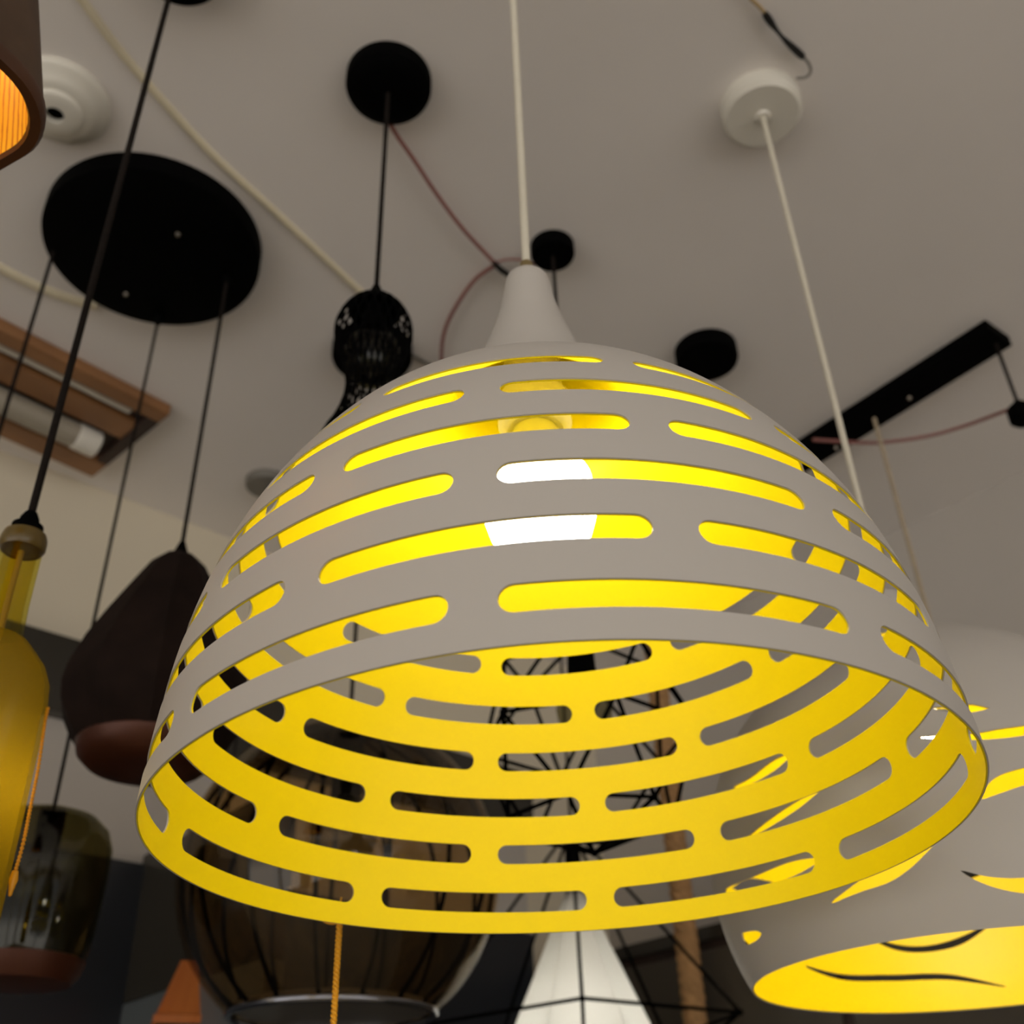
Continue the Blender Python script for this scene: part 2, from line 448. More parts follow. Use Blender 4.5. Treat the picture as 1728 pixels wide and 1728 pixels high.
def cut(lower, upper, far=False):
    A = [inv2(*p, far) for p in lower]; B = [inv2(*p, far) for p in upper]
    ref = A[0][0]
    A = [(ref + ((a - ref + PI) % (2 * PI) - PI), t) for a, t in A]; B = [(ref + ((a - ref + PI) % (2 * PI) - PI), t) for a, t in B]
    add_cut(A, B)
def add_cut(A, B):
    A.sort(); B.sort()
    x0 = (A[0][0] + B[0][0]) / 2; x1 = (A[-1][0] + B[-1][0]) / 2
    def sm(P):
        Q = catmull([Vector((a, t, 0)) for a, t in P], 10)
        return Q
    QA, QB = sm(A), sm(B)
    def ev(Q, x):
        if x <= Q[0].x: return Q[0].y
        for p, q in zip(Q, Q[1:]):
            if p.x <= x <= q.x and q.x > p.x: return p.y + (q.y - p.y) * (x - p.x) / (q.x - p.x)
        return Q[-1].y
    j0, j1 = round(x0 / dth), round(x1 / dth)
    col = {}
    for j in range(j0, j1 + 1):
        x = min(max(j * dth, x0), x1)
        a, b = ev(QA, x), ev(QB, x)
        lo, hi = min(a, b), max(a, b)
        if j in (j0, j1): lo = hi = (lo + hi) / 2
        col[j] = (lo, hi)
    cuts.append((j0, j1, col))
# outside, facing the camera
cut([(1572, 1196), (1610, 1203), (1640, 1202), (1668, 1196)], [(1572, 1194), (1605, 1190), (1640, 1188), (1668, 1194)])
cut([(1548, 1245), (1620, 1249), (1690, 1246), (1760, 1236), (1800, 1224)], [(1548, 1243), (1640, 1237), (1690, 1229), (1750, 1222), (1800, 1221)])
cut([(1652, 1352), (1690, 1338), (1740, 1322), (1800, 1312), (1850, 1310)], [(1652, 1345), (1680, 1312), (1735, 1294), (1800, 1290), (1850, 1307)])
cut([(1400, 1527), (1450, 1506), (1500, 1489), (1540, 1462), (1578, 1424)], [(1400, 1524), (1435, 1497), (1480, 1465), (1530, 1436), (1578, 1421)])
cut([(1618, 1469), (1650, 1487), (1690, 1501), (1740, 1508), (1800, 1500)], [(1618, 1467), (1660, 1478), (1700, 1482), (1750, 1482), (1800, 1494)])
cut([(1236, 1332), (1270, 1322), (1310, 1298), (1338, 1272)], [(1236, 1328), (1265, 1312), (1305, 1282), (1338, 1268)])
cut([(1258, 1419), (1300, 1395), (1345, 1366), (1385, 1334)], [(1258, 1415), (1300, 1381), (1340, 1354), (1385, 1330)])
cut([(1224, 1508), (1280, 1500), (1340, 1478), (1386, 1452)], [(1224, 1500), (1270, 1480), (1335, 1454), (1386, 1447)])
cut([(1250, 1578), (1258, 1594), (1275, 1588), (1286, 1576)], [(1250, 1575), (1258, 1573), (1275, 1571), (1286, 1574)])
# inside, on the far wall
cut([(1465, 1584), (1510, 1604), (1560, 1608), (1620, 1596), (1672, 1562)], [(1465, 1578), (1510, 1594), (1560, 1597), (1615, 1584), (1672, 1556)], True)
cut([(1358, 1634), (1420, 1655), (1500, 1657), (1600, 1655), (1700, 1668)], [(1358, 1630), (1420, 1645), (1500, 1646), (1600, 1645), (1700, 1666)], True)
# more of the same on the sides the photograph hides
def used(j0, j1, lo, hi):
    for a, b, col in cuts:
        for s in (-NCOL, 0, NCOL):
            for j in range(max(a + s, j0 - 3), min(b + s, j1 + 3) + 1):
                l, h = col[j - s]
                if l < hi + 0.007 and h > lo - 0.007: return True
    return False
vis = [(inv2(x, y)[0], inv2(x, y)[1]) for x in range(1230, 1729, 25) for y in range(1090, 1650, 25) if (x - 1610) ** 2 + (y - 1452) ** 2 < 380 ** 2]
visj = {(round((a % (2 * PI)) / dth / 6), round(t / 0.012)) for a, t in vis}
rnd = random.Random(3)
for _ in range(500):
    th = rnd.uniform(0.2, 4.4); ln = rnd.uniform(0.3, 0.55); t = rnd.uniform(0.035, 0.26); sl = rnd.uniform(-0.03, 0.03); w = rnd.uniform(.006, .011)
    lo, hi = min(t - w, t + sl - w), max(t + w, t + sl + w)
    j0, j1 = round((th - ln / 2) / dth), round((th + ln / 2) / dth)
    if used(j0, j1, lo, hi): continue
    if any((round(((j * dth) % (2 * PI)) / dth / 6), round(tt / 0.012)) in visj for j in range(j0, j1, 3) for tt in (lo, (lo + hi) / 2, hi)): continue
    # nothing in the part of the inside that the opening shows
    if -0.2 < th < 3.3 and t < 0.11: continue
    add_cut([(th - ln / 2, t), (th, t + sl / 2 - w), (th + ln / 2, t + sl)], [(th - ln / 2, t), (th, t + sl / 2 + w), (th + ln / 2, t + sl)])
    if len(cuts) > 24: break
def globe_mesh():
    P, idx, fs = [], {}, []
    def V(j, t):
        k = (j % NCOL, round(t * 1e6))
        if k not in idx: idx[k] = len(P); P.append(((j % NCOL) * dth, t))
        return idx[k]
    lev = [TEND * i / 44 for i in range(45)]
    for j in range(NCOL):
        act = []
        for a, b, col in cuts:
            for s in (-NCOL, 0, NCOL):
                if a + s <= j and j + 1 <= b + s: act.append((col[j - s], col[j + 1 - s]))
        act.sort(key=lambda c: c[0][0] + c[1][0])
        edges = [((0.0, 0.0), None)]
        spans = []; cur = (0.0, 0.0)
        for l, r in act:
            spans.append((cur, (l[0], r[0]))); cur = (l[1], r[1])
        spans.append((cur, (TEND, TEND)))
        for (l0, r0), (l1, r1) in spans:
            n = max(1, int(((l1 - l0) + (r1 - r0)) / 2 / 0.008))
            for q in range(n):
                f0, f1 = q / n, (q + 1) / n
                ids = [V(j, l0 + (l1 - l0) * f0), V(j + 1, r0 + (r1 - r0) * f0), V(j + 1, r0 + (r1 - r0) * f1), V(j, l0 + (l1 - l0) * f1)]
                ids = [i for n_, i in enumerate(ids) if i not in ids[:n_]]
                if len(ids) > 2: fs.append(tuple(ids))
    return P, fs
GP, GF = globe_mesh()
l2 = thing('pendant_lamp', 'white globe pendant lamp with yellow inside and curved wave cuts, hung by white cord', 'pendant lamp', (LX, LY, LZ + R2))
def shell2(o1, o2):
    # unlike shell(): only the two faces and the free edges (T-junctions stay closed)
    return shell(s2, GP, GF, o1, o2)
shell2(0.0, -0.0007).link('shade', M['white'], l2, fixn=False)
o = shell2(-0.00072, -0.0015).link('shade_lining', M['yellow'], l2, fixn=False); o['label'] = 'yellow inside of the shade'
MB().lathe((LX, LY), [(.029, LZ + R2 * math.cos(.16)), (.022, LZ + R2 + .006), (.016, LZ + R2 + .03), (.013, LZ + R2 + .05), (0, LZ + R2 + .052)], 40).link('neck', M['white'], l2)
MB().tube([(LX, LY, LZ + R2 + .05), (LX, LY, HC - .024)], 0.0032, 12).link('cord', M['creamcord'], l2)
MB().lathe((LX, LY), [(0, HC - .028), (.008, HC - .028), (.010, HC - .025), (.044, HC - .025), (.05, HC - .019), (.05, HC), (0, HC)], 56).link('canopy', M['plastic'], l2)
MB().lathe((LX, LY), [(0, LZ + R2), (.019, LZ + R2), (.019, LZ + R2 - .06), (.0, LZ + R2 - .06)], 32).link('socket', M['plastic'], l2)
MB().sphere((LX, LY, LZ + .075), .033, 28, 1.15).link('bulb', M['bulb'], l2)

# ---------------------------------------------------------------- ceiling fittings
def canopy_prof(r, h, dome=0.0):
    return [(0, HC - h - dome), (r * .55, HC - h - dome * .8), (r * .86, HC - h - dome * .25), (r - .006, HC - h), (r - .0015, HC - h + .002), (r, HC - h + .006), (r, HC), (0, HC)]
# black canopy, cord and woven lamp (left of the white cord)
p = atz(655, 158, HC - .028); BX, BY = p.x, p.y
zt = zat(BX, BY, 498); s = mpp(BX, BY, zt)
wl = thing('pendant_lamp', 'black woven wire pendant lamp with hourglass body under round black ceiling canopy', 'pendant lamp', (BX, BY, zt))
MB().lathe((BX, BY), canopy_prof(.0515, .022, .006), 56).link('canopy', M['black'], wl)
MB().tube([(BX, BY, zt), (BX, BY, HC - .024)], .0026, 10).link('cord', M['blackcord'], wl)
MB().lathe((BX, BY), [(0, zt + .012), (.004, zt + .012), (.009, zt - .004), (.016, zt - .012), (0, zt - .014)], 24).link('cord_grip', M['black'], wl)
hourglass = []
for ypx, w in ((503, 10), (512, 30), (525, 47), (545, 61), (565, 65), (585, 61), (605, 52), (630, 44), (655, 41), (685, 47), (715, 60), (745, 78), (780, 92), (815, 92), (845, 78)):
    z = zat(BX, BY, ypx); hourglass.append((w * mpp(BX, BY, z), z))
hp = catmull([Vector((r, 0, z)) for r, z in hourglass], 5)
m = MB(); n = 24
for k in range(n):
    for sgn in (1, -1):
        m.tube([(BX + q.x * math.cos(2 * PI * k / n + sgn * i * .026), BY + q.x * math.sin(2 * PI * k / n + sgn * i * .026), q.z) for i, q in enumerate(hp)], .0010, 5)
m.lathe((BX, BY), [(hourglass[0][0], hourglass[0][1]), (hourglass[1][0], hourglass[1][1]), (hourglass[2][0] * .98, hourglass[2][1]), (hourglass[2][0] * .94, hourglass[2][1] - .001), (hourglass[1][0] * .9, hourglass[1][1] - .002)], 40, loop=True)
m.link('woven_shade', M['black'], wl)
MB().lathe((BX, BY), [(0, zt - .006), (.012, zt - .008), (.013, zt - .05), (0, zt - .052)], 24).link('socket', M['black'], wl)
MB().sphere((BX, BY, zt - .085), .028, 20, 1.2).link('bulb', M['smoke'], wl)

# large black disc with screws
p = atz(258, 424, HC - .026); DX, DY = p.x, p.y
dd = thing('ceiling_canopy', 'large black disc ceiling canopy with two screws that holds three cords', 'ceiling canopy', (DX, DY, HC))
DR = (atz(74, 395, HC - .02) - atz(441, 445, HC - .02)).length / 2
MB().lathe((DX, DY), [(0, HC - .03), (DR - .004, HC - .03), (DR - .001, HC - .028), (DR, HC - .024), (DR, HC), (0, HC)], 90).link('disc', M['black'], dd)
for x, y in ((300, 396), (212, 497)):
    q = atz(x, y, HC - .031); MB().lathe((q.x, q.y), [(0, HC - .0335), (.0026, HC - .033), (.0036, HC - .030), (0, HC - .030)], 16).link('screw', M['screw'], dd)

# dark cone pendant
p = atz(384, 468, HC - .03); X, Y = p.x, p.y
zt = zat(X, Y, 932)
cone = thing('pendant_lamp', 'dark brown stoneware cone pendant lamp with copper bowl below, left of white dome', 'pendant lamp', (X, Y, zt))
MB().tube([(X, Y, zt), (X, Y, HC - .03)], .0026, 10).link('cord', M['blackcord'], cone)
MB().lathe((X, Y), [(0, HC - .042), (.004, HC - .042), (.006, HC - .036), (.006, HC - .030), (0, HC - .03)], 20).link('cord_boss', M['black'], cone)
MB().lathe((X, Y), [(0, zt + .014), (.0035, zt + .014), (.0075, zt + .002), (.011, zt - .006), (0, zt - .007)], 24).link('cord_grip', M['black'], cone)
pr = []
for ypx, w in ((938, 12), (944, 30), (958, 46), (1000, 72), (1050, 102), (1100, 130), (1150, 150), (1180, 156), (1210, 152), (1240, 136), (1262, 118)):
    z = zat(X, Y, ypx); pr.append((w * mpp(X, Y, z), z))
MB().lathe((X, Y), [(0, pr[0][1])] + pr + [(pr[-1][0] - .006, pr[-1][1]), (pr[-2][0] - .006, pr[-2][1]), (pr[5][0] - .008, pr[5][1]), (0, pr[2][1] - .01)], 10, ).link('shade', M['stone'], cone, angle=20)
zc = pr[-1][1]
MB().lathe((X, Y), [(pr[-1][0] - .004, zc + .004), (pr[-1][0] - .001, zc), (pr[-1][0] - .004, zc - .012), (pr[-1][0] * .8, zc - .022), (pr[-1][0] * .5, zc - .026), (0, zc - .027)], 40).link('copper_bowl', M['copper'], cone)

# smoked jar pendant
p = atz(268, 535, HC - .03); X, Y = p.x, p.y
zt = zat(X, Y, 1362)
jar = thing('pendant_lamp', 'smoked dark glass jar pendant lamp with copper bottom, behind the yellow bottle', 'pendant lamp', (X, Y, zt))
MB().tube([(X, Y, zt), (X, Y, HC - .03)], .0022, 10).link('cord', M['blackcord'], jar)
MB().lathe((X, Y), [(0, HC - .044), (.004, HC - .044), (.008, HC - .036), (.008, HC - .030), (0, HC - .03)], 20).link('cord_boss', M['black'], jar)
pr = []
for ypx, w in ((1366, 10), (1370, 40), (1382, 76), (1402, 98), (1430, 108), (1470, 110), (1520, 109), (1570, 107), (1600, 105), (1622, 100)):
    z = zat(X, Y, ypx); pr.append((w * mpp(X, Y, z), z))
inn = [(max(0.001, r - .002), z - .001) for r, z in reversed(pr)]
MB().lathe((X, Y), pr + inn, 56).link('glass_shade', M['smoke'], jar)
r_, z_ = pr[-1]
MB().lathe((X, Y), [(r_ - .0025, z_ + .002), (r_ + .0015, z_), (r_ - .002, z_ - .012), (r_ * .86, z_ - .022), (r_ * .55, z_ - .025), (0, z_ - .025)], 48).link('copper_bottom', M['copper'], jar)
MB().lathe((X, Y), [(0, pr[0][1] - .002), (.014, pr[0][1] - .002), (.014, pr[0][1] - .05), (0, pr[0][1] - .05)], 24).link('socket', M['black'], jar)
MB().sphere((X, Y, pr[0][1] - .085), .03, 20, 1.15).link('bulb', M['cabinet'], jar)

# cord at the left edge of the disc with its own small shade just out of frame
p = atz(90, 425, HC - .03); X, Y = p.x, p.y
zt = zat(X, Y, 960)
t = thing('pendant_lamp', 'black cord pendant lamp hanging from the left edge of the large black disc', 'pendant lamp', (X, Y, zt))
MB().tube([(X, Y, zt), (X, Y, HC - .03)], .0026, 10).link('cord', M['blackcord'], t)
MB().lathe((X, Y), [(0, zt), (.012, zt - .004), (.03, zt - .03), (.06, zt - .12), (.058, zt - .12), (.027, zt - .032), (0, zt - .008)], 32).link('shade', M['stone'], t)

# bottle lamp
p = atz(300, -60, HC - .03); X, Y = p.x, p.y
zt = zat(X, Y, 872)
bt = thing('bottle_lamp', 'yellow green glass bottle lamp on black cord at left edge', 'bottle lamp', (X, Y, zt))
MB().lathe((X, Y), canopy_prof(.05, .03), 48).link('canopy', M['black'], bt)
MB().tube([(X, Y, zt), (X, Y, HC - .03)], .0029, 10).link('cord', M['blackcord'], bt)
g = zat(X, Y, 903); sN = mpp(X, Y, g)
MB().lathe((X, Y), [(0, zt + .003), (.0042, zt + .003), (.0065, zt - .002), (.0065, zt - .006), (.0105, zt - .008), (.0105, g), (0, g)], 24).link('cord_grip', M['black'], bt)
zz = lambda y: zat(X, Y, y)
MB().lathe((X, Y), [(0, g + .001), (34 * sN, g - .000), (37 * sN, g - .004), (37 * sN, g - .010), (33 * sN, g - .013), (0, g - .0132)], 40).link('bottle_lip', M['cork'], bt)
nk = [(33 * sN, g - .0132), (33 * sN, zz(1020)), (36 * sN, zz(1075))]
MB().lathe((X, Y), nk + [(r - .003, z) for r, z in reversed(nk)], 40, loop=True).link('bottle_neck', M['bottleneck'], bt)
bd = [(36 * sN, zz(1075)), (47 * sN, zz(1082)), (62 * sN, zz(1099)), (80 * sN, zz(1121)), (91 * sN, zz(1147)), (95 * sN, zz(1180)), (96 * sN, zz(1250)), (96 * sN, zz(1650)), (90 * sN, zz(1668)), (0, zz(1668))]
MB().lathe((X, Y), bd + [(0, zz(1660))] + [(max(r - .003, .002), z + .001) for r, z in reversed(bd[:-1])], 56, loop=True).link('bottle_body', M['bottle'], bt)
MB().tube([(X, Y, g), (X, Y, zz(1300))], .0022, 8).link('inner_wire', M['tanwire'], bt)
MB().sphere((X, Y, zz(1330)), .012, 16, 1.5).link('led_bulb', M['led'], bt)
# bead chain hung on the bottle's right side
m = MB()
cx = [(74, 1195), (73, 1215), (73, 1240), (64, 1300), (52, 1360), (40, 1420), (26, 1470)]
cxw = []
for x, y in cx:
    d = ray(x, y)
    c_ = Vector((X, Y, 0)); k = (d.x * X + d.y * Y) / (d.x ** 2 + d.y ** 2)
    q = d * k
    rad = Vector((q.x - X, q.y - Y, 0))
    lim = 0.0 if y < 1100 else (95.5 * sN)
    if rad.length < lim: q = Vector((X, Y, q.z)) + rad.normalized() * lim
    cxw.append(q)
path = catmull(cxw, 40)
acc = 0; last = None
for q in path:
    if last is None or (q - last).length > .0021:
        m.sphere(q, .00125, 8); last = q
m.tube(cxw, .0006, 5, smooth=6)
e = cxw[-1]
m.lathe((e.x, e.y, e.z), [(0, .001), (.0018, 0), (.0026, -.005), (.002, -.008), (.001, -.014), (0, -.015)], 12)
tag(m.link('bead_chain', M['beads']), 'amber bead chain hanging down the right side of the yellow bottle', 'bead chain')

# top left: brown shade with rounded-corner opening and lit orange lining, close to the camera
HT = 0.5276
def rounded(h, r, cen, ang, z, n=10):
    out = []
    for sx, sy, a in ((1, 1, 0), (-1, 1, PI / 2), (-1, -1, PI), (1, -1, 3 * PI / 2)):
        for i in range(n + 1):
            b = a + (PI / 2) * i / n
            x, y = (h - r) * sx + r * math.cos(b), (h - r) * sy + r * math.sin(b)
            out.append(Vector((cen[0] + x * math.cos(ang) - y * math.sin(ang), cen[1] + x * math.sin(ang) + y * math.cos(ang), z)))
    return out
def loft(m, rings, cap0=False, cap1=False, loop=False):
    n = len(rings[0]); vs = [p for r in rings for p in r]; fs = []
    for i in range(len(rings) if loop else len(rings) - 1):
        j = (i + 1) % len(rings)
        for k in range(n):
            k2 = (k + 1) % n; fs.append((i * n + k, i * n + k2, j * n + k2, j * n + k))
    if cap0: fs.append(tuple(range(n - 1, -1, -1)))
    if cap1: fs.append(tuple(range((len(rings) - 1) * n, len(rings) * n)))
    m.add(vs, fs); return m
TA = math.radians(17.8 - 45); TC = Vector((-0.2575, .377, 0)) - Vector((.952, .306, 0)) * 0.107
RD = lambda h, r, z: rounded(h, r, TC, TA, z)
tl = thing('pendant_lamp', 'lit brown lampshade with orange reed lining in the top left corner', 'pendant lamp', (TC.x, TC.y, HT + .22))
loft(MB(), [RD(.087, .041, HT + .006), RD(.050, .024, HT + .20), RD(.038, .02, HT + .22), RD(.034, .018, HT + .216), RD(.047, .022, HT + .196), RD(.0845, .039, HT + .006)], loop=True).link('shade', M['shadebrown'], tl)
loft(MB(), [RD(.0875, .042, HT + .010), RD(.088, .042, HT + .003), RD(.0865, .041, HT), RD(.0815, .038, HT), RD(.080, .037, HT + .003), RD(.083, .039, HT + .010)], loop=True).link('rim', M['rimbrown'], tl)
o = loft(MB(), [RD(.0825, .038, HT + .004), RD(.043, .02, HT + .195), RD(.042, .019, HT + .196), RD(.0815, .037, HT + .004)], loop=True).link('reed_lining', M['orangein'], tl); o['label'] = 'orange reed lining lit from inside'
MB().lathe((TC.x, TC.y), [(0, HT + .225), (.036, HT + .225), (.036, HT + .217), (.02, HT + .216), (.018, HT + .15), (0, HT + .15)], 24).link('socket', M['black'], tl)
MB().sphere((TC.x, TC.y, HT + .12), .026, 24, 1.2).link('bulb', M['bulb2'], tl)
MB().tube([(TC.x, TC.y, HT + .222), (TC.x, TC.y, HC - .02)], .003, 10).link('cord', M['blackcord'], tl)
MB().lathe((TC.x, TC.y), canopy_prof(.05, .02), 40).link('canopy', M['black'], tl)

# white ceiling rose behind it
p = atz(95, 186, HC - .02); X, Y = p.x, p.y
rs = thing('ceiling_rose', 'white stepped round ceiling rose with dark centre hole, beside the lit brown lampshade', 'ceiling rose', (X, Y, HC))
MB().lathe((X, Y), [(.011, HC - .030), (.026, HC - .030), (.030, HC - .028), (.032, HC - .023), (.040, HC - .022), (.045, HC - .019), (.050, HC - .012), (.057, HC - .010), (.060, HC - .006), (.060, HC), (.011, HC)], 64, loop=True).link('rose', M['plastic'], rs)
MB().lathe((X, Y), [(0, HC - .022), (.011, HC - .022), (.011, HC), (0, HC)], 24).link('centre_hole', M['black'], rs)

# other ceiling canopies
p = atz(933, 432, HC - .02); CX, CY = p.x, p.y
p2 = atz(1193, 606, HC - .02)
s_ = mpp(p2.x, p2.y, HC)
c2 = thing('ceiling_canopy', 'plain black round ceiling canopy just above the right shoulder of the white dome', 'ceiling canopy', (p2.x, p2.y, HC))
MB().lathe((p2.x, p2.y), canopy_prof(52 * s_, .028), 48).link('canopy', M['black'], c2)

# black bar canopy
HB = HC - .02
A_ = atz(1671, 552, HB) * 1; B_ = atz(1709, 583, HB) * 1; bd_ = atz(1392, 778, HB) - B_
A_.z = B_.z = bd_.z = 0; bd_.normalize()
wv = (A_ - B_); wd = wv.length; wv = (wv - bd_ * wv.dot(bd_)).normalized()
BL = .56
c0 = B_ + wv * wd / 2
bar = thing('bar_canopy', 'long black bar ceiling canopy with screws, right of the white dome', 'ceiling canopy', c0 + bd_ * BL / 2 + UP * HC)
MB().box(c0 + bd_ * BL / 2 + UP * (HC - .01), bd_ * BL / 2, wv * wd / 2, UP * .01).link('bar', M['black'], bar, bevel=.002)
for x, y in ((1535, 672), (1411, 756)):
    q = atz(x, y, HC - .021)
    if abs((q - c0).dot(wv)) > wd / 2 - .006: continue
    MB().lathe((q.x, q.y), [(0, HC - .023), (.003, HC - .0225), (.004, HC - .0195), (0, HC - .0195)], 16).link('screw', M['screw'], bar)
p = atz(1680, 580, HC - .02); X, Y = p.x, p.y
zt = zat(X, Y, 678); s_ = mpp(X, Y, zt)
t = thing('pendant_lamp', 'small black pendant hanging at right edge from the end of the black bar canopy', 'pendant lamp', (X, Y, zt))
MB().tube([(X, Y, zt), (X, Y, HC - .02)], .0028, 10).link('cord', M['blackcord'], t)
MB().lathe((X, Y), [(0, zt), (.006, zt), (.010, zt - .006), (20 * s_, zt - .012), (22 * s_, zt - .016), (22 * s_, zt - .034), (16 * s_, zt - .040), (0, zt - .041)], 32).link('holder', M['black'], t)
p = atz(1475, 706, HC - .02); X, Y = p.x, p.y
zt = zat(X, Y, 1230)
t = thing('pendant_lamp', 'tan cord pendant hanging from the black bar canopy down behind the white globe', 'pendant lamp', (X, Y, zt))
MB().tube([(X, Y, zt), (X, Y, HC - .02)], .0034, 10).link('cord', M['tancord'], t)
MB().lathe((X, Y), [(0, zt + .005), (.010, zt), (.016, zt - .02), (.016, zt - .06), (0, zt - .062)], 28).link('socket', M['black'], t)
MB().sphere((X, Y, zt - .09), .03, 20, 1.15).link('bulb', M['smoke'], t)

# wires on the ceiling
def wire(name, label, pix, z, r, mat, dz=None):
    pts = []
    for i, (x, y) in enumerate(pix): pts.append(atz(x, y, z if dz is None else z - dz[i]))
    return tag(MB().tube(pts, r, 8, smooth=8).link(name, mat), label, 'wire')
wire('ceiling_wire', 'red brown wire running from the black canopy to the taped joint', [(658, 208), (672, 232), (700, 272), (735, 325), (780, 385), (832, 441)], HC - .012, .0029, M['redwire'])
wire('ceiling_wire', 'red brown wire bending down from the taped joint behind the white dome', [(836, 447), (800, 474), (768, 520), (750, 560), (745, 600), (748, 640)], HC - .008, .0029, M['redwire'])
wire('ceiling_wire', 'thin grey brown wire from the taped joint to the small round black canopy', [(835, 444), (855, 438), (880, 439), (903, 447)], HC - .010, .0016, M['redwire'])
tag(MB().tube([atz(x, y, HC - .012) for x, y in ((833, 443), (845, 455), (858, 464), (872, 476))], .0042, 8, smooth=6).link('wire_tape', M['tape']), 'black tape wrapped round the wire joint beside the white neck of the dome', 'tape')
wire('ceiling_wire', 'red brown wire sagging from the black bar canopy to the small pendant at right', [(1372, 742), (1420, 745), (1480, 747), (1560, 737), (1630, 718), (1695, 694), (1712, 688)], HC - .05, .0030, M['redwire'], [0.0, 0.0, 0.0, 0.004, .012, .03, .045])
wire('ceiling_wire', 'tan wire above the white round canopy at the top edge', [(1240, -50), (1262, -8), (1280, 10), (1294, 26)], HC - .006, .0022, M['tanwire'])
tag(MB().tube([atz(x, y, HC - .008) for x, y in ((1290, 22), (1305, 44), (1325, 68), (1355, 96))], lambda t: .0035 + .0012 * math.sin(t * 9), 8, smooth=6).link('wire_tape', M['tape']), 'black tape on the wire above the white round canopy', 'tape')
wire('ceiling_wire', 'short grey wire hook between black tape and white round canopy', [(1353, 94), (1364, 106), (1368, 120), (1360, 130), (1344, 132)], HC - .008, .0017, M['greywire'])
def trunking(label, pix, w):
    pts = catmull([atz(x, y, HC) for x, y in pix], 6); m = MB(); rings = []
    for i, q in enumerate(pts):
        d = (pts[min(i + 1, len(pts) - 1)] - pts[max(i - 1, 0)]).normalized(); sd = Vector((-d.y, d.x, 0))
        rings.append([q + sd * (w * a) - UP * (w * b) for a, b in ((-1, 0), (-.9, .7), (-.4, 1.05), (.4, 1.05), (.9, .7), (1, 0))])
    loft(m, rings, True, True)
    return tag(m.link('cable_trunking', M['trunk']), label, 'cable trunking')
trunking('cream cable trunking crossing the ceiling from upper left towards the white dome', [(110, -40), (140, 0), (212, 96), (345, 246), (470, 362), (605, 488), (628, 508)], .0052)
trunking('short cream cable trunking along the ceiling just left of the black disc', [(-40, 428), (0, 450), (60, 480), (120, 503), (165, 515)], .0075)
wire('ceiling_wire', 'thin grey wire on the ceiling right of the black woven lamp', [(640, 572), (690, 596), (735, 620), (790, 650)], HC - .004, .0034, M['greywire'])

# wooden ceiling frame with a tube light
T_ = Vector((-.565, 1.387, 0)); fa = Vector((-.742, .671, 0)).normalized(); fb = Vector((-.671, -.742, 0)); FWD, FLN = .2535, .75
fr = thing('ceiling_light', 'copper brown wooden framed ceiling light with a tube, left under the black disc', 'ceiling light', T_ + fa * FWD / 2 + fb * FLN / 2 + UP * HC)
def fbox(a0_, a1_, b0_, b1_, z0_, z1_):
    return MB().box(T_ + fa * (FWD * (a0_ + a1_) / 2) + fb * ((b0_ + b1_) / 2) + UP * (HC - (z0_ + z1_) / 2), fa * (FWD * (a1_ - a0_) / 2), fb * ((b1_ - b0_) / 2), UP * ((z1_ - z0_) / 2))
fbox(0, .13, 0, FLN, 0, .022).link('frame_rail', M['copperwood'], fr, bevel=.003)
fbox(.80, 1.0, 0, FLN, 0, .022).link('frame_rail', M['copperwood'], fr, bevel=.003)
fbox(.13, .80, 0, .02, 0, .022).link('end_rail', M['darkwood'], fr, bevel=.002)
fbox(.13, .80, .02, FLN, 0, .004).link('back_panel', M['darkwood'], fr)
fbox(.185, .225, .045, FLN, .004, .012).link('light_strip', M['plastic'], fr)
fbox(.27, .49, .02, FLN, .004, .016).link('reflector_board', M['copperwood'], fr, bevel=.002)
tc_ = T_ + fa * (FWD * .61) + UP * (HC - .026)
MB().tube([tc_ + fb * .085, tc_ + fb * FLN], .022, 24).link('tube', M['tube'], fr)
MB().tube([tc_ + fb * .045, tc_ + fb * .086], .0235, 24).link('tube_end_cap', M['plastic'], fr, bevel=.003)

# ---------------------------------------------------------------- caged glass globe below the dome
p = atz(628, 603, HC - .02); X, Y = p.x, p.y
zc = zat(X, Y, 1480); RG = 268 * mpp(X, Y, zc); Gc = Vector((X, Y, zc))
gl = thing('pendant_lamp', 'big smoked amber glass globe pendant with black ribs, below left of the white dome', 'pendant lamp', (X, Y, zc + RG))
MB().lathe((X, Y), canopy_prof(.063, .026), 48).link('canopy', M['black'], gl)
MB().tube([(X, Y, zc + RG * .99), (X, Y, HC - .026)], .0026, 10).link('cord', M['blackcord'], gl)
MB().lathe((X, Y), [(0, zc + RG + .012), (.012, zc + RG + .010), (.03, zc + RG * .985), (.034, zc + RG * .95), (0, zc + RG * .94)], 36).link('top_cap', M['black'], gl)
ab = math.radians(37)
arc = [(RG * math.sin(a), zc - RG * math.cos(a)) for a in [ab + (PI - ab - .18) * i / 40 for i in range(41)]]
MB().lathe((X, Y), arc + [(r * .985, zc + (z - zc) * .985) for r, z in reversed(arc)], 72, loop=True).link('glass_globe', M['amber'], gl)
NR = 15
for k in range(NR):
    a = 2 * PI * (k + .3) / NR
    MB().tube([(X + r * .96 * math.cos(a), Y + r * .96 * math.sin(a), zc + (z - zc) * .96) for r, z in arc[::2]], .0027, 6).link('rib', M['black'], gl)
rb, zb_ = arc[0]
m = MB(); m.tube([(X + rb * math.cos(2 * PI * k / 64), Y + rb * math.sin(2 * PI * k / 64), zb_) for k in range(64)], .0045, 10, closed=True)
m.link('bottom_ring', M['chrome'], gl)
MB().lathe((X, Y), [(0, zb_ + .010), (rb * .93, zb_ + .010), (rb * .95, zb_ + .006), (rb * .93, zb_ + .003), (0, zb_ + .003)], 64).link('bottom_disc', M['darkdisc'], gl)
